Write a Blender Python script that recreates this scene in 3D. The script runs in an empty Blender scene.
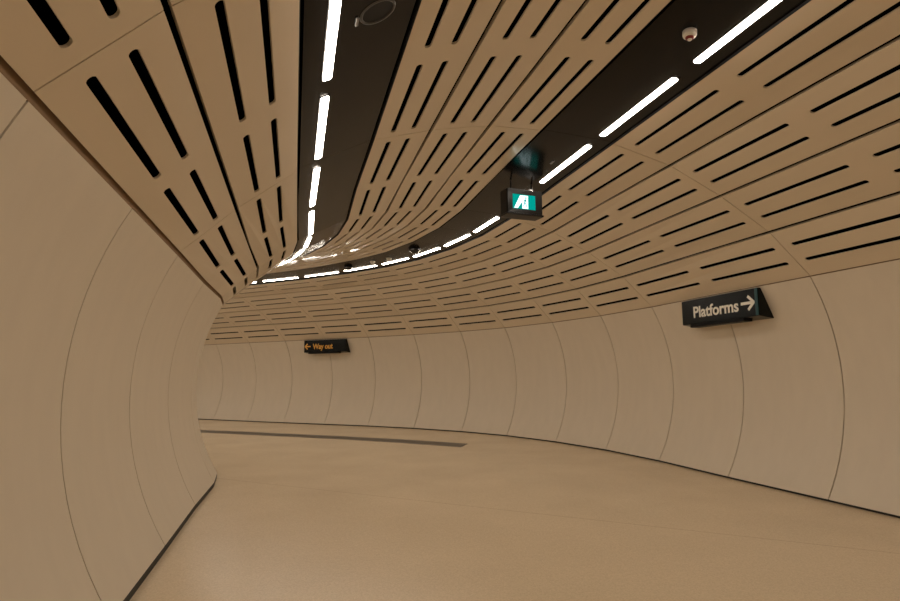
import bpy, bmesh, math, random
from mathutils import Vector, Matrix
from mathutils.geometry import tessellate_polygon

scn = bpy.context.scene
COL = scn.collection

# ------------------------------------------------------------------ camera
EYE = 1.5
FPX, PITCH, ROLL = 603.0, 0.12210, 0.00944
cam_d = bpy.data.cameras.new('camera')
cam = bpy.data.objects.new('camera', cam_d)
COL.objects.link(cam)
cam_d.sensor_fit = 'HORIZONTAL'
cam_d.sensor_width = 36.0
cam_d.lens = 36.0 * FPX / 900.0
cam_d.clip_start = 0.05
cam_d.clip_end = 200
fwd = Vector((0, math.cos(PITCH), math.sin(PITCH)))
up0 = Vector((0, -math.sin(PITCH), math.cos(PITCH)))
rt0 = Vector((1, 0, 0))
cr, sr = math.cos(ROLL), math.sin(ROLL)
rt = rt0 * cr - up0 * sr
up = rt0 * sr + up0 * cr
M = Matrix((rt, up, -fwd)).transposed().to_4x4()
M.translation = Vector((0, 0, EYE))
cam.matrix_world = M
scn.camera = cam

# ------------------------------------------------------------------ world, exposure
world = bpy.data.worlds.new('world')
scn.world = world
world.use_nodes = True
world.node_tree.nodes['Background'].inputs[0].default_value = (0.02, 0.017, 0.014, 1)
world.node_tree.nodes['Background'].inputs[1].default_value = 0.3
scn.view_settings.view_transform = 'Standard'
scn.view_settings.look = 'None'
scn.view_settings.gamma = 1.0
scn.view_settings.use_curve_mapping = False
EXPOSURE = 0.0
scn.view_settings.exposure = EXPOSURE
LAMP_POWER = 30.5

# ------------------------------------------------------------------ materials
def mat(name, col, rough=0.5, metal=0.0, coat=0.0, coat_rough=0.1, spec=0.5):
    m = bpy.data.materials.new(name)
    m.use_nodes = True
    b = m.node_tree.nodes['Principled BSDF']
    b.inputs['Base Color'].default_value = (*col, 1)
    b.inputs['Roughness'].default_value = rough
    b.inputs['Metallic'].default_value = metal
    b.inputs['Coat Weight'].default_value = coat
    b.inputs['Coat Roughness'].default_value = coat_rough
    b.inputs['Specular IOR Level'].default_value = spec
    return m

def nodes(m):
    nt = m.node_tree
    return nt, nt.nodes['Principled BSDF'], nt.nodes.new, nt.links.new

def vary(m, c0, c1, scale=3.0, stretch=(1, 1, 1), detail=4, bump=0.0, bscale=200, lo=0.35, hi=0.65):
    nt, b, N, Lk = nodes(m)
    tc = N('ShaderNodeTexCoord'); mp = N('ShaderNodeMapping')
    mp.inputs['Scale'].default_value = stretch
    nz = N('ShaderNodeTexNoise'); nz.inputs['Scale'].default_value = scale; nz.inputs['Detail'].default_value = detail
    rp = N('ShaderNodeValToRGB')
    rp.color_ramp.elements[0].position = lo; rp.color_ramp.elements[1].position = hi
    rp.color_ramp.elements[0].color = (*c0, 1); rp.color_ramp.elements[1].color = (*c1, 1)
    Lk(tc.outputs['Object'], mp.inputs['Vector']); Lk(mp.outputs[0], nz.inputs['Vector'])
    Lk(nz.outputs['Fac'], rp.inputs[0]); Lk(rp.outputs[0], b.inputs['Base Color'])
    if bump:
        n2 = N('ShaderNodeTexNoise'); n2.inputs['Scale'].default_value = bscale; n2.inputs['Detail'].default_value = 3
        bp = N('ShaderNodeBump'); bp.inputs['Strength'].default_value = bump; bp.inputs['Distance'].default_value = 0.002
        Lk(tc.outputs['Object'], n2.inputs['Vector']); Lk(n2.outputs['Fac'], bp.inputs['Height'])
        Lk(bp.outputs[0], b.inputs['Normal'])
    return m

WALL_C = (0.715, 0.63, 0.505)
CEIL_C = (0.72, 0.605, 0.45)
FLOOR_C = (0.68, 0.545, 0.375)
def tint(c, k): return tuple(x * k for x in c)

m_wall = vary(mat('wall_panel_beige', WALL_C, 0.45, spec=0.35), tint(WALL_C, 0.985), tint(WALL_C, 1.015), 6, (1, 1, 0.25), 6, 0.15, 60)
m_joint = mat('joint_brown', (0.12, 0.08, 0.045), 0.8)
m_reveal = mat('reveal_brown', (0.26, 0.17, 0.10), 0.9, spec=0.1)

m_ceil = mat('ceiling_metal_beige', CEIL_C, 0.38, coat=0.5, coat_rough=0.06, spec=0.4)
def wave(m, scale, dist):
    nt, b, N, Lk = nodes(m)
    tc = N('ShaderNodeTexCoord'); nz = N('ShaderNodeTexNoise'); nz.inputs['Scale'].default_value = scale
    nz.inputs['Detail'].default_value = 1
    bp = N('ShaderNodeBump'); bp.inputs['Strength'].default_value = 1.0; bp.inputs['Distance'].default_value = dist
    Lk(tc.outputs['Object'], nz.inputs['Vector']); Lk(nz.outputs['Fac'], bp.inputs['Height'])
    Lk(bp.outputs[0], b.inputs['Coat Normal'])
wave(m_ceil, 1.6, 0.006)
m_trough = mat('trough_gloss_black', (0.007, 0.0058, 0.0045), 0.17, coat=0.0, spec=0.5)
m_trough.node_tree.nodes['Principled BSDF'].inputs['IOR'].default_value = 1.22
m_void = mat('void_black', (0.002, 0.002, 0.002), 1.0, spec=0.0)
m_seal = mat('seal_black', (0.010, 0.009, 0.008), 0.6)
m_inlay = mat('inlay_dark_metal', (0.13, 0.11, 0.088), 0.5)
m_black = mat('sign_black', (0.004, 0.006, 0.006), 0.24, coat=0.0, spec=0.2)
m_blackm = mat('housing_black', (0.005, 0.0045, 0.004), 0.4, spec=0.15)
m_teal = mat('sign_teal_edge', (0.003, 0.055, 0.065), 0.4)
m_cream = mat('lettering_cream', (0.93, 0.89, 0.80), 0.5)
m_yellow = mat('lettering_amber', (0.72, 0.36, 0.045), 0.5)
m_white = mat('fixture_white', (0.75, 0.68, 0.58), 0.4)
m_red = mat('fixture_red', (0.20, 0.008, 0.006), 0.3)
m_dome = mat('dome_black', (0.004, 0.004, 0.004), 0.06, coat=0.5)
m_steel = mat('steel_grey', (0.30, 0.29, 0.28), 0.3, metal=0.9)
m_ring = mat('grille_dark', (0.05, 0.046, 0.04), 0.3)
m_frame = mat('exit_frame_dark', (0.014, 0.013, 0.012), 0.3, spec=0.15)

def emis(name, col, s):
    m = mat(name, (0.0, 0.0, 0.0), 0.5)
    b = m.node_tree.nodes['Principled BSDF']
    b.inputs['Base Color'].default_value = (*[min(1, c * 0.8) for c in col], 1)
    b.inputs['Emission Color'].default_value = (*col, 1)
    b.inputs['Emission Strength'].default_value = s
    return m
m_lamp = emis('lamp_diffuser', (1.0, 0.89, 0.76), LAMP_POWER)
m_exit_t = emis('exit_teal', (0.0, 0.40, 0.33), 0.75)
for _m in (m_exit_t,): _m.node_tree.nodes['Principled BSDF'].inputs['Base Color'].default_value = (0.0, 0.05, 0.045, 1); _m.node_tree.nodes['Principled BSDF'].inputs['Specular IOR Level'].default_value = 0.0
m_exit_w = emis('exit_white', (0.70, 0.93, 1.0), 1.3)

# floor: polished terrazzo, fine speckle, one hairline joint
m_floor = mat('floor_terrazzo', FLOOR_C, 0.42, spec=0.5)
def floor_nodes(m):
    nt, b, N, Lk = nodes(m)
    tc = N('ShaderNodeTexCoord')
    v = N('ShaderNodeTexVoronoi'); v.inputs['Scale'].default_value = 110
    Lk(tc.outputs['Object'], v.inputs['Vector'])
    r1 = N('ShaderNodeValToRGB')
    r1.color_ramp.elements[0].position = 0.0; r1.color_ramp.elements[1].position = 1.0
    r1.color_ramp.elements[0].color = (*tint(FLOOR_C, 0.90), 1); r1.color_ramp.elements[1].color = (*tint(FLOOR_C, 1.10), 1)
    Lk(v.outputs['Color'], r1.inputs[0])
    nz = N('ShaderNodeTexNoise'); nz.inputs['Scale'].default_value = 0.9; nz.inputs['Detail'].default_value = 5
    Lk(tc.outputs['Object'], nz.inputs['Vector'])
    r2 = N('ShaderNodeMapRange'); r2.inputs[1].default_value = 0.3; r2.inputs[2].default_value = 0.7
    r2.inputs[3].default_value = 0.97; r2.inputs[4].default_value = 1.02
    Lk(nz.outputs['Fac'], r2.inputs[0])
    # hairline joint: line through (-1.31,8.0) and (3.39,5.36)
    a, c = Vector((-1.31, 8.0, 0)), Vector((3.39, 5.36, 0))
    d = (c - a).normalized(); n = Vector((-d.y, d.x, 0))
    dot = N('ShaderNodeVectorMath'); dot.operation = 'DOT_PRODUCT'; dot.inputs[1].default_value = n
    Lk(tc.outputs['Object'], dot.inputs[0])
    sub = N('ShaderNodeMath'); sub.operation = 'SUBTRACT'; sub.inputs[1].default_value = n.dot(a); Lk(dot.outputs['Value'], sub.inputs[0])
    ab = N('ShaderNodeMath'); ab.operation = 'ABSOLUTE'; Lk(sub.outputs[0], ab.inputs[0])
    mr = N('ShaderNodeMapRange'); mr.inputs[1].default_value = 0.004; mr.inputs[2].default_value = 0.012
    mr.inputs[3].default_value = 0.80; mr.inputs[4].default_value = 1.0
    Lk(ab.outputs[0], mr.inputs[0])
    mu = N('ShaderNodeMath'); mu.operation = 'MULTIPLY'; Lk(mr.outputs[0], mu.inputs[0]); Lk(r2.outputs[0], mu.inputs[1])
    sc = N('ShaderNodeVectorMath'); sc.operation = 'SCALE'
    Lk(r1.outputs[0], sc.inputs[0]); Lk(mu.outputs[0], sc.inputs['Scale'])
    Lk(sc.outputs[0], b.inputs['Base Color'])
    r3 = N('ShaderNodeMapRange'); r3.inputs[3].default_value = 0.20; r3.inputs[4].default_value = 0.30
    Lk(nz.outputs['Fac'], r3.inputs[0]); Lk(r3.outputs[0], b.inputs['Roughness'])
floor_nodes(m_floor)

# ------------------------------------------------------------------ tunnel geometry
# cross-sections along the passage: station -> (x, y, heading, mitre scale) at the foot of the right wall
SEC = {-2: (5.1625, 4.051, 0.2525, 1.0), 0: (4.353, 7.19, 0.255, 1.0), 1: (3.93, 8.795, 0.2471, 1.0001), 2: (3.527, 10.468, 0.2803, 1.001),
       3: (3.013, 11.999, 0.3862, 1.0019), 4: (2.295, 13.491, 0.5122, 1.002), 5: (1.358, 14.935, 0.6595, 1.0035),
       6: (0.275, 16.113, 0.8116, 1.0024), 7: (-1.044, 17.203, 0.9324, 1.0014), 8: (-2.465, 18.147, 1.0309, 1.0011),
       9: (-3.91, 18.924, 1.0762, 1.0), 10: (-5.394, 19.726, 1.0637, 1.0), 11: (-6.847, 20.556, 1.0512, 1.0), 12: (-8.299, 21.388, 1.0534, 1.0)}
def hd(a): return Vector((-math.sin(a), math.cos(a), 0))
def inward(a): return Vector((-math.cos(a), -math.sin(a), 0))
SEC[-1] = tuple((SEC[-2][i] + SEC[0][i]) / 2 for i in range(4))
for k in range(-3, -10, -1):
    a = 0.2525; p = Vector((*SEC[k + 1][:2], 0)) - hd(a) * 1.636
    SEC[k] = (p.x, p.y, a, 1.0)
for k in range(13, 20):
    a = 1.0534; p = Vector((*SEC[k - 1][:2], 0)) + hd(a) * 1.67
    SEC[k] = (p.x, p.y, a, 1.0)
K0, K1 = -9, 19

# longitudinal lines of the vault: (inset from right wall foot, height above floor)
LN = {'OT': (0.003, 2.638), 'c3': (0.550, 3.151), 'c2': (1.202, 3.551), 'c1': (1.860, 3.870), 'te': (2.635, 4.080),
      'mi': (3.444, 4.142), 'm2': (4.043, 4.136), 'm1': (4.686, 4.025), 'm0': (5.284, 3.861), 'lt': (6.005, 3.497),
      'l1': (6.568, 3.069), 'IT': (7.047, 2.634)}
WR, WL = 0.0, 7.05   # wall foot insets

def sp(k, d, z):
    """point at station k (may be fractional), inset d, height z"""
    i = math.floor(k); t = k - i
    def one(j):
        x, y, a, s = SEC[j]
        q = Vector((x, y, 0)) + inward(a) * d * s
        q.z = z
        return q
    if t < 1e-9: return one(i)
    return one(i) * (1 - t) + one(i + 1) * t

def lerp2(A, B, w): return (A[0] + (B[0] - A[0]) * w, A[1] + (B[1] - A[1]) * w)
def onstrip(k, w, A, B):
    d, z = lerp2(A, B, w)
    return sp(k, d, z)
def strip_normal(k, A, B):
    """unit normal pointing into the room (down)"""
    i = min(max(math.floor(k), K0), K1 - 1)
    e = sp(i + 1, *A) - sp(i, *A); f = sp(i + .5, *B) - sp(i + .5, *A)
    n = e.cross(f).normalized()
    return n if n.z < 0 else -n

# ------------------------------------------------------------------ mesh helpers
def link(name, bm, material, parent=None, smooth=False):
    me = bpy.data.meshes.new(name)
    bm.normal_update(); bm.to_mesh(me); bm.free()
    if isinstance(material, (list, tuple)):
        for m in material: me.materials.append(m)
    else: me.materials.append(material)
    if smooth:
        for p in me.polygons: p.use_smooth = True
    o = bpy.data.objects.new(name, me); COL.objects.link(o)
    if parent:
        o.parent = parent
        o.matrix_parent_inverse = parent.matrix_world.inverted()
    return o
def tag(o, label=None, cat=None, group=None, kind=None):
    if label: o['label'] = label
    if cat: o['category'] = cat
    if group: o['group'] = group
    if kind: o['kind'] = kind
    return o
def empty(name, mw=None):
    o = bpy.data.objects.new(name, None); COL.objects.link(o)
    o.empty_display_size = 0.1
    if mw is not None: o.matrix_world = mw
    return o
def add_solid(bm, pts, n, thick):
    """closed slab: polygon pts extruded by -n*thick"""
    f = [bm.verts.new(p) for p in pts]; b = [bm.verts.new(p - n * thick) for p in pts]
    bm.faces.new(f); bm.faces.new(b[::-1])
    for i in range(len(pts)):
        j = (i + 1) % len(pts)
        bm.faces.new((f[j], f[i], b[i], b[j]))
def add_box(bm, x0, x1, y0, y1, z0, z1, bev=0.0):
    r = bmesh.ops.create_cube(bm, size=1)
    vs = r['verts']
    for v in vs:
        v.co = Vector(((x0 + x1) / 2 + v.co.x * (x1 - x0), (y0 + y1) / 2 + v.co.y * (y1 - y0), (z0 + z1) / 2 + v.co.z * (z1 - z0)))
    if bev:
        es = list({e for v in vs for e in v.link_edges})
        bmesh.ops.bevel(bm, geom=es, offset=bev, segments=2, affect='EDGES', profile=0.5)
def add_lathe(bm, prof, seg=32, cx=0, cy=0):
    rings = []
    for r, z in prof:
        if r < 1e-5: rings.append([bm.verts.new((cx, cy, z))])
        else: rings.append([bm.verts.new((cx + r * math.cos(2 * math.pi * i / seg), cy + r * math.sin(2 * math.pi * i / seg), z)) for i in range(seg)])
    for a, b in zip(rings, rings[1:]):
        for i in range(seg):
            j = (i + 1) % seg
            if len(a) == 1 and len(b) > 1: bm.faces.new((a[0], b[i], b[j]))
            elif len(b) == 1 and len(a) > 1: bm.faces.new((a[i], b[0], a[j]))
            elif len(a) > 1: bm.faces.new((a[i], b[i], b[j], a[j]))
    bmesh.ops.recalc_face_normals(bm, faces=bm.faces)

# ------------------------------------------------------------------ floor
bm = bmesh.new()
prev = None
for k in range(K0, K1 + 1):
    row = [bm.verts.new(sp(k, d, 0)) for d in (-0.12, 1.8, 3.5, 5.2, 7.17)]
    low = [bm.verts.new(sp(k, d, -0.12)) for d in (-0.12, 7.17)]
    if prev:
        for i in range(4): bm.faces.new((prev[0][i], row[i], row[i + 1], prev[0][i + 1]))
        bm.faces.new((prev[1][0], prev[1][1], low[1], low[0]))
        bm.faces.new((prev[0][0], prev[1][0], low[0], row[0]))
        bm.faces.new((prev[0][4], row[4], low[1], prev[1][1]))
    prev = (row, low)
bmesh.ops.recalc_face_normals(bm, faces=bm.faces)
floor = tag(link('floor', bm, m_floor), 'polished beige speckled terrazzo floor of the curving passage', kind='structure')

# dark strip let into the floor near the far wall
far = [(-14.5, 21.1), (-10.9, 19.5), (-7.34, 17.58), (-5.6, 16.75), (-3.92, 15.91), (-2.55, 15.2), (-1.21, 14.46), (0.36, 13.40)]
near = [(0.22, 12.83), (-1.14, 13.76), (-2.45, 14.55), (-3.74, 15.22), (-5.4, 16.05), (-7.03, 16.85), (-10.6, 18.8), (-14.1, 20.45)]
far = far[2:]; near = near[:6]
far = [(-8.6, 18.3)] + far; near = [(x - .02, y - .05) for x, y in near] + [(-8.36, 17.3)]
bm = bmesh.new()
add_solid(bm, [Vector((x, y, 0.004)) for x, y in far + near], Vector((0, 0, 1)), 0.012)
bmesh.ops.recalc_face_normals(bm, faces=bm.faces)
tag(link('trim_1', bm, m_inlay), 'dark grey strip let into the floor near the far curved wall', kind='structure')

# ------------------------------------------------------------------ walls: each a run of tall curved panels
ZC, SAG, HALF = 1.335, 0.345, 1.285
RAD = (HALF ** 2 + SAG ** 2) / (2 * SAG)
def bulge(z): return math.sqrt(RAD ** 2 - (z - ZC) ** 2) - (RAD - SAG)
def wall(side, base, sgn, label, z0, z1):
    ZS = [z0 + (z1 - z0) * i / 18 for i in range(19)]
    root = empty('wall_' + side); tag(root, label, kind='structure')
    for k in range(K0, K1):
        bm = bmesh.new()
        L = (sp(k + 1, base, 0) - sp(k, base, 0)).length
        g = 0.008 / L
        fr = []; bk = []
        for z in ZS:
            d = base + sgn * bulge(z)
            fr.append([bm.verts.new(sp(k + u, d, z)) for u in (g, 1 - g)])
            bk.append([bm.verts.new(sp(k + u, d + sgn * 0.03, z)) for u in (g, 1 - g)])
        fs = [[bm.verts.new(v.co) for v in r] for r in fr]
        for i in range(len(ZS) - 1):
            f_ = bm.faces.new((fs[i][0], fs[i][1], fs[i + 1][1], fs[i + 1][0])); f_.smooth = True
            f_.normal_update()
            mid = sp(k + .5, base - sgn, f_.calc_center_median().z) - f_.calc_center_median()
            if f_.normal.dot(mid) < 0: f_.normal_flip()
            bm.faces.new((bk[i][0], bk[i + 1][0], bk[i + 1][1], bk[i][1]))
            bm.faces.new((fr[i][0], fr[i + 1][0], bk[i + 1][0], bk[i][0]))
            bm.faces.new((fr[i][1], bk[i][1], bk[i + 1][1], fr[i + 1][1]))
        bm.faces.new((fr[0][0], bk[0][0], bk[0][1], fr[0][1]))
        bm.faces.new((fr[-1][0], fr[-1][1], bk[-1][1], bk[-1][0]))
        link('wall_panel', bm, m_wall, root)
    # backing seen through the joints
    bm = bmesh.new(); prev = None
    zz = [-0.05] + ZS + [2.70]
    for k in range(K0, K1 + 1):
        row = []
        for z in zz:
            zb = min(max(z, 0.05), 2.60)
            row.append(bm.verts.new(sp(k, base + sgn * (bulge(zb) + 0.034), z)))
        if prev:
            for i in range(len(zz) - 1): bm.faces.new((prev[i], row[i], row[i + 1], prev[i + 1]))
        prev = row
    link('wall_backing', bm, m_joint, root)
    return root
wall('right', WR, -1, 'outer right wall of tall curved beige panels sweeping round the bend', 0.028, 2.630)
wall('left', WL, 1, 'inner left wall of tall curved beige panels ending at the bend', 0.060, 2.599)

# recess between wall head and ceiling, and black seal at the wall foot
for side, base, sgn in (('right', WR, -1), ('left', WL, 1)):
    bm = bmesh.new(); prev = None; sh = 0.030 if side == 'right' else 0.062
    for k in range(K0, K1 + 1):
        q = [sp(k, base + sgn * 0.008, -0.01), sp(k, base + sgn * 0.008, sh), sp(k, base + sgn * 0.032, sh), sp(k, base + sgn * 0.032, -0.01)]
        row = [bm.verts.new(p) for p in q]
        if prev:
            for i in range(4): bm.faces.new((prev[i], row[i], row[(i + 1) % 4], prev[(i + 1) % 4]))
        prev = row
    bmesh.ops.recalc_face_normals(bm, faces=bm.faces)
    tag(link('baseboard_' + side, bm, m_seal), 'narrow black recessed seal along the foot of the %s wall' % side, kind='structure')
    bm = bmesh.new(); prev = None
    for k in range(K0, K1 + 1):
        zb = 2.631 if side == 'right' else 2.600
        q = [sp(k, base + sgn * 0.014, zb), sp(k, base + sgn * 0.014, 2.68), sp(k, base + sgn * 0.030, 2.68), sp(k, base + sgn * 0.030, zb)]
        row = [bm.verts.new(p) for p in q]
        if prev:
            for i in range(4): bm.faces.new((prev[i], row[i], row[(i + 1) % 4], prev[(i + 1) % 4]))
        prev = row
    bmesh.ops.recalc_face_normals(bm, faces=bm.faces)
    tag(link('trim_2' if side == 'right' else 'trim_3', bm, m_reveal), 'brown recessed line between the %s wall and the slotted ceiling' % side, kind='structure')

# ------------------------------------------------------------------ ceiling: slotted metal panels
ceil = tag(empty('ceiling'), 'vaulted ceiling of beige metal panels with rows of black slots', kind='structure')
STR = [('OT', 'c3'), ('c3', 'c2'), ('c2', 'c1'), ('c1', 'te'), ('mi', 'm2'), ('m2', 'm1'), ('m1', 'm0'), ('lt', 'l1'), ('l1', 'IT')]
GAP = 0.021; SLOT = 0.027; TH = 0.016
def slot_poly(ka, kb, w, A, B, width):
    """stadium in (u, w) coordinates; ends rounded"""
    mid = (ka + kb) / 2
    L = (onstrip(kb, w, A, B) - onstrip(ka, w, A, B)).length / (kb - ka)   # metres per station
    m0, m1 = 0.115 , 0.115
    u0 = ka + 0.130 / 1.68; u1 = kb - 0.130 / 1.68
    hw = SLOT / width; hr = SLOT / L
    pts = []
    for i in range(7):
        a = -math.pi / 2 + math.pi * i / 6
        pts.append((u1 - hr + hr * math.cos(a), w + hw * math.sin(a)))
    for i in range(7):
        a = math.pi / 2 + math.pi * i / 6
        pts.append((u0 + hr + hr * math.cos(a), w + hw * math.sin(a)))
    return pts
WS = {3.44: (0.29, 0.65), 4.04: (0.35, 0.70), 4.69: (0.355, 0.70)}
SKIRT = 0.034
rest = bmesh.new()
def ceiling_panel(k0, k1, A, B, gA, gB):
    width = math.hypot(B[0] - A[0], B[1] - A[1])
    wa, wb = gA / width, 1 - gB / width
    eu = 0.0050 / 1.65
    n = strip_normal(k0, A, B)
    ks = list(range(k0, k1 + 1))
    us = [k0 + eu] + ks[1:-1] + [k1 - eu]
    outer = [(u, wa) for u in us] + [(u, wb) for u in us[::-1]]
    holes = []
    for k in range(k0, k1):
        for w in WS.get(round(A[0], 2), (1 / 3, 2 / 3)): holes.append(slot_poly(k, k + 1, w, A, B, width))
    polys = [outer] + holes
    flat = [p for pl in polys for p in pl]
    tris = tessellate_polygon([[Vector((u * 1.65, w * width, 0)) for u, w in pl] for pl in polys])
    far_off = k0 < -2 or k0 > 9
    bm = rest if far_off else bmesh.new()
    P = [onstrip(u, w, A, B) for u, w in flat]
    fr = [bm.verts.new(p) for p in P]; bk = [bm.verts.new(p - n * TH) for p in P]
    for t in tris:
        try:
            bm.faces.new([fr[i] for i in t]); bm.faces.new([bk[i] for i in reversed(t)])
        except ValueError: pass
    base = 0
    for pl in polys:
        c = len(pl)
        for i in range(c):
            j = (i + 1) % c
            bm.faces.new((fr[base + i], fr[base + j], bk[base + j], bk[base + i]))
            if base == 0:      # turned-up edge flange
                a_, b_ = bm.verts.new(P[i] - n * SKIRT), bm.verts.new(P[j] - n * SKIRT)
                bm.faces.new((bk[i], bk[j], b_, a_))
        base += c
    if far_off: return
    bmesh.ops.recalc_face_normals(bm, faces=bm.faces)
    link('ceiling_panel', bm, m_ceil, ceil)
cells = [(-9, -8), (-8, -6), (-6, -4), (-4, -2), (-2, 0), (0, 2)] + [(k, k + 1) for k in range(2, 19)]
for a, b in STR:
    gA = 0.006 if a == 'OT' else (0.012 if a in ('mi',) else (0.025 if a == 'lt' else GAP))
    gB = 0.006 if b == 'IT' else (0.065 if b == 'te' else (0.012 if b == 'm0' else GAP))
    if a == 'l1' or b == 'l1':
        if a == 'l1': gA = 0.02
        else: gB = 0.02
    for k0, k1 in cells: ceiling_panel(k0, k1, LN[a], LN[b], gA, gB)
bmesh.ops.recalc_face_normals(rest, faces=rest.faces)
tag(link('ceiling_panel', rest, m_ceil, ceil), kind='stuff')
# black void shell behind the panels
bm = bmesh.new(); prev = None
shell = []
order = ['OT', 'c3', 'c2', 'c1', 'te', 'mi', 'm2', 'm1', 'm0', 'lt', 'l1', 'IT']
for i, nme in enumerate(order):
    A = LN[order[max(i - 1, 0)]]; B = LN[order[min(i + 1, len(order) - 1)]]
    t = Vector((B[0] - A[0], B[1] - A[1])).normalized(); nrm = Vector((-t.y, t.x))
    shell.append((LN[nme][0] + nrm.x * 0.16, LN[nme][1] + nrm.y * 0.16))
shell = [(-0.06, 2.66)] + shell + [(WL + 0.06, 2.66)]
for k in range(K0, K1 + 1):
    row = [bm.verts.new(sp(k, d, z)) for d, z in shell]
    if prev:
        for i in range(len(shell) - 1): bm.faces.new((prev[i], row[i], row[i + 1], prev[i + 1]))
    prev = row
link('ceiling_backing', bm, m_void, ceil)
# gloss black trough linings
TROUGH = {'right': (LN['te'], LN['mi']), 'left': (LN['m0'], LN['lt'])}
REC = 0.012
for nm, (A, B) in TROUGH.items():
    for k0, k1 in cells:
        n = strip_normal(k0, A, B)
        bm = bmesh.new()
        e = 0.0015
        us = [k0 + e] + list(range(k0 + 1, k1)) + [k1 - e]
        w0, w1 = (-0.07, 0.965) if nm == 'right' else (0.03, 0.985)
        pts = [onstrip(u, w0, A, B) - n * REC for u in us] + [onstrip(u, w1, A, B) - n * REC for u in us[::-1]]
        add_solid(bm, pts, n, 0.015)
        bmesh.ops.recalc_face_normals(bm, faces=bm.faces)
        link('trough_lining', bm, m_trough, ceil)

for (A, B), w_, inset in ((('c1', 'te'), 1, 0.062), (('m0', 'm1'), 0, 0.009), (('mi', 'm2'), 0, 0.009), (('lt', 'l1'), 0, 0.022)):  # thin black fins added to hide the lamp-lit panel edges along the troughs
    A, B = LN[A], LN[B]
    width = math.hypot(B[0] - A[0], B[1] - A[1]); t = inset / width
    wA, wB = ((1 - t, 1 - t + 0.003 / width) if w_ else (t - 0.003 / width, t))
    bm = bmesh.new(); prev = None
    for k in range(K0, K1 + 1):
        n = strip_normal(k, A, B)
        q = [onstrip(k, wA, A, B) + n * 0.0005, onstrip(k, wB, A, B) + n * 0.0005, onstrip(k, wB, A, B) - n * 0.04, onstrip(k, wA, A, B) - n * 0.04]
        row = [bm.verts.new(p) for p in q]
        if prev:
            for i in range(4): bm.faces.new((prev[i], row[i], row[(i + 1) % 4], prev[(i + 1) % 4]))
        prev = row
    bmesh.ops.recalc_face_normals(bm, faces=bm.faces)
    link('trough_edge_mask', bm, m_seal, ceil)

def frame_at(k, w, A, B, off=0.0):
    """local frame on a trough: x along passage (forward), z out of the ceiling (up), origin on lining"""
    n = strip_normal(k, A, B)
    o = onstrip(k, w, A, B) - n * (REC + off)
    x = (sp(math.floor(k) + 1, *lerp2(A, B, w)) - sp(math.floor(k), *lerp2(A, B, w))).normalized()
    z = -n
    y = z.cross(x).normalized()
    m = Matrix((x, y, z)).transposed().to_4x4(); m.translation = o
    return m

# ------------------------------------------------------------------ light bars
ORD = ['first', 'second', 'third', 'fourth', 'fifth', 'sixth', 'seventh', 'eighth', 'ninth', 'tenth', 'eleventh', 'twelfth']
for side, (A, B), w in (('right', TROUGH['right'], 0.178), ('left', TROUGH['left'], 0.752)):
    n_vis = 0
    for k in range(K0, 18):
        ua, ub = k + 0.105, k + 0.93
        if side == 'left': ua, ub = (k + 0.118, k + 0.945) if k < 2 else (k + 0.15, k + 0.92)
        if side == 'right' and k == 1: ua += 0.05
        n = strip_normal(k, A, B)
        p0, p1 = onstrip(ua, w, A, B), onstrip(ub, w, A, B)
        L = (p1 - p0).length
        mw = frame_at(k + 0.5, w, A, B)
        c = (p0 + p1) / 2 - n * REC
        mw.translation = c
        root = empty('linear_light', mw)
        bm = bmesh.new(); add_box(bm, -L / 2 - .012, L / 2 + .012, -0.044, 0.044, -0.005, 0.0)
        hs = link('housing', bm, m_blackm); hs.parent = root
        bm = bmesh.new(); 
        r = 0.02; pts = []
        for cx, cy, a0 in ((L/2-r, .033-r, 0), (-L/2+r, .033-r, 90), (-L/2+r, -.033+r, 180), (L/2-r, -.033+r, 270)):
            for i in range(5):
                a = math.radians(a0 + 22.5 * i); pts.append(Vector((cx + r*math.cos(a), cy + r*math.sin(a), -0.012)))
        add_solid(bm, pts, Vector((0, 0, -1)), 0.008)
        bmesh.ops.recalc_face_normals(bm, faces=bm.faces)
        df = link('diffuser', bm, m_lamp); df.parent = root
        vis = (side == 'right' and -2 <= k <= 9) or (side == 'left' and -2 <= k <= 4)
        if vis:
            lab = "white light bar in the %s ceiling trough, %s from the photo's top edge" % (side, ORD[n_vis]); n_vis += 1
            tag(root, lab, 'light')
            root['group'] = 'light bars in the %s ceiling trough' % side
        elif k < -2:
            tag(root, 'white linear light bar of the %s trough behind the viewer' % side, 'light', 'light bars of the %s trough behind the viewer' % side)
        else:
            tag(root, 'white linear light bar of the %s trough beyond the bend' % side, 'light', 'light bars of the %s trough beyond the bend' % side)

# ------------------------------------------------------------------ small fixtures in the troughs
TR, TL = TROUGH['right'], TROUGH['left']
# smoke detector with red centre
mw = frame_at(-2 + 0.71, 0.57, *TR)
r0 = empty('smoke_detector', mw @ Matrix.Scale(0.80, 4)); tag(r0, 'round white smoke detector with a red centre on the right black trough', 'smoke detector')
bm = bmesh.new(); add_lathe(bm, [(0, 0), (0.062, 0), (0.066, -0.006), (0.066, -0.045), (0.058, -0.062), (0.044, -0.068), (0, -0.068)], 40)
link('body', bm, m_white, None, True).parent = r0
bm = bmesh.new(); add_lathe(bm, [(0, -0.066), (0.042, -0.0665), (0.040, -0.078), (0.030, -0.088), (0, -0.089)], 32)
link('sensor_ring', bm, m_red, None, True).parent = r0
bm = bmesh.new(); add_lathe(bm, [(0, -0.087), (0.021, -0.088), (0.019, -0.097), (0, -0.099)], 24)
link('sensor_cap', bm, m_white, None, True).parent = r0
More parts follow.
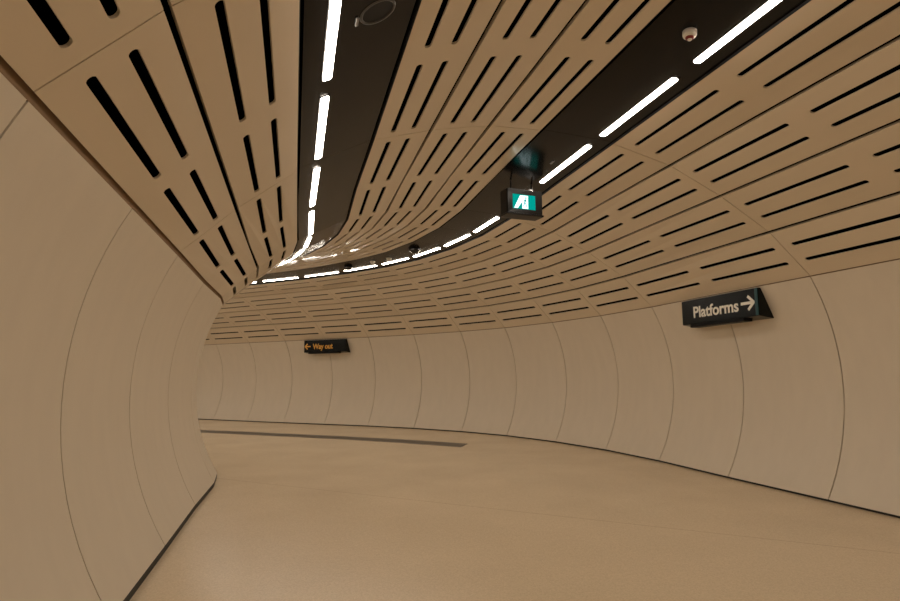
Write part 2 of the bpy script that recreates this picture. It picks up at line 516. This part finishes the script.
# speaker ring and its tab in the left trough
mw = frame_at(-2 + 0.53, 0.37, *TL)
r0 = empty('ceiling_speaker', mw); tag(r0, 'round flush dark ceiling speaker in the left black trough', 'speaker')
bm = bmesh.new(); add_lathe(bm, [(0.105, 0), (0.105, -0.003), (0.112, -0.008), (0.120, -0.007), (0.124, 0)], 48)
link('rim', bm, m_ring, None, True).parent = r0
bm = bmesh.new(); add_lathe(bm, [(0, -0.002), (0.104, -0.002), (0.104, 0), (0, 0)], 48)
link('grille', bm, m_blackm).parent = r0
mw = frame_at(-2 + 0.548, 0.545, *TL)
bm = bmesh.new(); add_box(bm, -0.045, 0.045, -0.010, 0.010, -0.012, 0.0, 0.003)
o = link('indicator_tab', bm, m_steel); o.matrix_world = mw
tag(o, 'small pale rectangular tab beside the round speaker in the left trough', 'indicator')
mw = frame_at(0.495, 0.388, *TR)
bm = bmesh.new(); add_box(bm, -0.045, 0.045, -0.010, 0.010, -0.012, 0.0, 0.003)
o = link('indicator_tab', bm, m_steel); o.matrix_world = mw
tag(o, 'small pale rectangular tab on the right trough just above the exit sign', 'indicator')
# camera domes
def dome(k, w, r, label):
    mw = frame_at(k, w, *TR)
    r0 = empty('dome_camera', mw); tag(r0, label, 'security camera', 'camera domes in the right trough')
    bm = bmesh.new(); add_lathe(bm, [(0, 0), (r * 1.05, 0), (r * 1.05, -0.02), (r * .98, -0.026), (0, -0.026)], 36)
    link('housing', bm, m_blackm, None, True).parent = r0
    bm = bmesh.new(); add_lathe(bm, [(r * .93 * math.cos(t), -0.024 - r * .70 * math.sin(t)) for t in [i * math.pi / 16 for i in range(8)]] + [(0, -0.024 - r * .70)], 36)
    link('dome', bm, m_dome, None, True).parent = r0
    bm = bmesh.new(); add_box(bm, -r * .2, r * .2, -r * 1.20, -r * .98, -0.035, -0.001, 0.004)
    link('clip', bm, m_white).parent = r0
dome(4.451, 0.60, 0.12, 'black dome security camera in the right trough, larger and nearer of two')
dome(6.615, 0.50, 0.10, 'black dome security camera in the right trough, farther of two')
for k, w, lab in ((5.413, 0.50, 'small beige detector in the right trough, nearer of the pair between the dome cameras'),
                  (5.904, 0.57, 'small beige detector in the right trough, farther of the pair between the dome cameras')):
    mw = frame_at(k, w, *TR)
    r0 = empty('ceiling_detector', mw); tag(r0, lab, 'detector', 'small beige detectors between the dome cameras')
    bm = bmesh.new(); add_lathe(bm, [(0, 0), (0.062, 0), (0.064, -0.02), (0.055, -0.035), (0, -0.035)], 28)
    link('base', bm, m_white, None, True).parent = r0
    bm = bmesh.new(); add_lathe(bm, [(0, -0.034), (0.045, -0.035), (0.040, -0.062), (0.025, -0.070), (0, -0.071)], 28)
    link('sensor_head', bm, m_white, None, True).parent = r0

# ------------------------------------------------------------------ text and arrow helpers
def text_mesh(txt, cap, width, thick, name, material, parent, loc_fn, bold=0.0):
    """flat lettering, scaled to cap height and total width; loc_fn maps (x, y, z) local to parent space"""
    cu = bpy.data.curves.new('lettering', 'FONT')
    cu.body = txt; cu.size = 1.0; cu.offset = bold; cu.extrude = 0.01; cu.resolution_u = 4
    to = bpy.data.objects.new('lettering', cu); COL.objects.link(to)
    dg = bpy.context.evaluated_depsgraph_get()
    me = bpy.data.meshes.new_from_object(to.evaluated_get(dg))
    bpy.data.objects.remove(to)
    xs = [v.co.x for v in me.vertices]
    x0, x1 = min(xs), max(xs)
    capr = 0.69 + 2 * bold
    for v in me.vertices:
        x = (v.co.x - x0) / (x1 - x0) * width
        y = v.co.y / capr * cap
        z = v.co.z / 0.01 * thick / 2
        v.co = loc_fn(x, y, z)
    me.name = name
    me.materials.clear(); me.materials.append(material)
    o = bpy.data.objects.new(name, me); COL.objects.link(o); o.parent = parent
    return o
def arrow_bm(w, h, t, right=True, y=0.0, thick=0.003):
    """arrow in the x-z plane, centred, facing -y"""
    bm = bmesh.new(); s = 1 if right else -1
    hx = w * 0.47
    def quad(a, b, hw):
        d = (Vector(b) - Vector(a)).normalized(); n = Vector((-d.y, d.x)) * hw
        pts = [Vector(a) - n, Vector(b) - n, Vector(b) + n, Vector(a) + n]
        add_solid(bm, [Vector((p.x * s, y, p.y)) for p in pts], Vector((0, -1, 0)), thick)
    quad((-w / 2, 0), (w / 2 - t * .7, 0), t / 2)
    tip = (w / 2, 0)
    quad((tip[0] - hx, h / 2 - t * .35), (tip[0] - t * .1, -t * .1), t / 2)
    quad((tip[0] - hx, -h / 2 + t * .35), (tip[0] - t * .1, t * .1), t / 2)
    bmesh.ops.recalc_face_normals(bm, faces=bm.faces)
    return bm

# ------------------------------------------------------------------ wall-mounted direction signs
# local frame: x towards the viewer along the wall (reading direction), -y out of the wall, z up
def direction_sign(kbase, s0, s1, D, label, build):
    """spans s0..s1 metres beyond station kbase, face D inset from the wall foot line"""
    P = Vector((*SEC[kbase][:2], 0)); Q = Vector((*SEC[kbase + (2 if kbase == 0 else 1)][:2], 0))
    h = (Q - P).normalized(); inn = Vector((-h.y, h.x, 0))
    o = P + h * s1 + inn * D; o.z = 2.24
    m = Matrix((-h, -inn, Vector((0, 0, 1)))).transposed().to_4x4(); m.translation = o
    root = empty('direction_sign', m); tag(root, label, 'sign', 'hanging direction signs on the right wall')
    W = s1 - s0; H = 0.375
    # body prism: section (y, z): front vertical, back leaning out to the curved wall
    sec = [(0.0, 0.0), (0.0, H), (0.05, H), (0.235, -0.035)]
    bm = bmesh.new()
    a = [bm.verts.new((0, y, z)) for y, z in sec]; b = [bm.verts.new((W, y, z)) for y, z in sec]
    bm.faces.new(a); bm.faces.new(b[::-1])
    for i in range(4):
        j = (i + 1) % 4; bm.faces.new((a[i], b[i], b[j], a[j]))
    bmesh.ops.recalc_face_normals(bm, faces=bm.faces)
    bmesh.ops.bevel(bm, geom=list(bm.edges), offset=0.006, segments=2, affect='EDGES')
    link('body', bm, m_black).parent = root
    bm = bmesh.new(); add_box(bm, 0.012, W - 0.045, -0.006, 0.001, 0.012, H - 0.012, 0.002)
    link('face_plate', bm, m_black).parent = root
    bm = bmesh.new(); add_box(bm, 0.17, W - 0.32, 0.015, 0.16, -0.050, -0.004, 0.003)
    link('lower_lip', bm, m_blackm).parent = root
    build(root, W, H)
    return root
def build_platforms(root, W, H):
    bm = bmesh.new(); add_box(bm, W - 0.060, W - 0.010, -0.007, 0.002, 0.006, H - 0.006, 0.001)
    tag(link('edge_strip', bm, m_teal), 'teal edge strip').parent = root
    text_mesh('Platforms', 0.175, 0.985, 0.004, 'lettering', m_cream, root, lambda x, y, z: Vector((0.30 + x, -0.008 - z, 0.095 + y)), 0.022)
    bm = arrow_bm(0.255, 0.215, 0.040, True, -0.0095)
    o = link('arrow', bm, m_cream); o.parent = root; o.location = (1.462, 0, 0.187)
def build_wayout(root, W, H):
    text_mesh('Way out', 0.175, 0.80, 0.004, 'lettering', m_yellow, root, lambda x, y, z: Vector((0.37 + x, -0.008 - z, 0.098 + y)), 0.03)
    bm = arrow_bm(0.235, 0.195, 0.040, False, -0.0095)
    o = link('arrow', bm, m_yellow); o.parent = root; o.location = (0.16, 0, 0.182)
direction_sign(0, 0.815, 2.475, 0.05, 'black wall sign reading Platforms with a right arrow, near wall on the right', build_platforms)
direction_sign(9, -0.836, 0.84, 0.05, 'small black wall sign with amber Way out lettering and left arrow, far wall', build_wayout)

# ------------------------------------------------------------------ illuminated exit sign hanging in the right trough
h = hd(0.2471); inn = inward(0.2471)
P = Vector((*SEC[0][:2], 0)) + h * 1.57 + inn * 3.03; P.z = 3.64
rot = 0.15
xax = (-inn)                 # towards the right wall = viewer's right
xa = (Matrix.Rotation(rot, 3, 'Z') @ xax); ya = (Matrix.Rotation(rot, 3, 'Z') @ h)
m = Matrix((xa, ya, Vector((0, 0, 1)))).transposed().to_4x4(); m.translation = P
ex = empty('exit_sign', m)
tag(ex, 'hanging illuminated teal exit sign with white doorway pictogram under the right trough', 'sign')
W2, H2, DP = 0.275, 0.352, 0.20
bm = bmesh.new(); add_box(bm, -W2, W2, 0, DP, 0.012, H2, 0.012)
link('casing', bm, m_blackm).parent = ex
bm = bmesh.new(); add_box(bm, -W2 - .012, W2 + .008, -0.016, DP + .016, -0.012, 0.014, 0.004)
link('base_tray', bm, m_frame).parent = ex
bm = bmesh.new()
# raised front bezel with an opening
x0, x1, z0, z1 = -0.19, 0.16, 0.075, 0.275
ro = [(-W2 + .01, .02), (W2 - .01, .02), (W2 - .01, H2 - .008), (-W2 + .01, H2 - .008)]; ri = [(x0, z0), (x1, z0), (x1, z1), (x0, z1)]
vo = [bm.verts.new((x, -0.008, z)) for x, z in ro]; vi = [bm.verts.new((x, -0.002, z)) for x, z in ri]
vb = [bm.verts.new((x, 0.004, z)) for x, z in ro]
for i in range(4):
    j = (i + 1) % 4
    bm.faces.new((vo[i], vo[j], vi[j], vi[i])); bm.faces.new((vo[j], vo[i], vb[i], vb[j]))
bmesh.ops.recalc_face_normals(bm, faces=bm.faces)
link('bezel', bm, m_frame).parent = ex
bm = bmesh.new(); add_box(bm, x0, x1, -0.004, 0.002, z0, z1)
sc = link('lit_panel', bm, m_exit_t); sc.parent = ex
bm = bmesh.new()
def flat(pts, y=-0.0055): add_solid(bm, [Vector((x, y, z)) for x, z in pts], Vector((0, -1, 0)), 0.0015)
flat([(-0.170, .082), (-0.115, .082), (-0.075, .135), (-0.075, .258), (-0.055, .268), (-0.020, .268), (-0.020, .255)][:2] + [(-0.045, .18), (-0.045, .262), (-0.075, .262)])
flat([(-0.045, .082), (0.045, .082), (0.045, .262), (-0.045, .262)], -0.0058)
bmesh.ops.recalc_face_normals(bm, faces=bm.faces)
dw = link('doorway_pictogram', bm, m_exit_w); dw.parent = ex
# running figure in front of the doorway
bm = bmesh.new()
def limb(a, b, wd, y=-0.0075):
    d = (Vector(b) - Vector(a)).normalized(); n = Vector((-d.y, d.x)) * wd / 2
    pts = [Vector(a) - n, Vector(b) - n, Vector(b) + n, Vector(a) + n]
    add_solid(bm, [Vector((p.x, y, p.y)) for p in pts], Vector((0, -1, 0)), 0.0012)
c = Vector((0.012, 0.232))
add_solid(bm, [Vector((c.x + .013 * math.cos(t), -0.0075, c.y + .013 * math.sin(t))) for t in [i * math.pi / 6 for i in range(12)]], Vector((0, -1, 0)), 0.0012)
limb((0.004, .212), (-0.006, .160), .020, -.0076); limb((0.002, .205), (0.028, .180), .008, -.0077); limb((0.0, .205), (-0.026, .190), .008, -.0078)
limb((-0.006, .162), (0.020, .130), .011, -.0079); limb((0.020, .132), (0.012, .098), .009, -.0080); limb((-0.008, .162), (-0.020, .125), .011, -.0081); limb((-0.020, .127), (-0.040, .112), .009, -.0082)
bmesh.ops.recalc_face_normals(bm, faces=bm.faces)
rf = link('running_figure', bm, m_exit_t); rf.parent = ex
for x in (-0.16, 0.165):
    zt = TR[0][1] + REC - P.z + 0.035
    bm = bmesh.new(); add_lathe(bm, [(0, H2 - .005), (0.011, H2 - .005), (0.011, zt), (0, zt)], 16, x, DP / 2)
    link('hanging_rod', bm, m_blackm, None, True).parent = ex
bm = bmesh.new(); add_box(bm, 0.10, 0.135, 0.02, 0.05, H2 - .002, H2 + .016, 0.004)  # small steel block added on the casing top to stand for a white glint
tag(link('glint_block', bm, m_steel), 'metal block added as a white glint').parent = ex

bpy.context.view_layer.update()
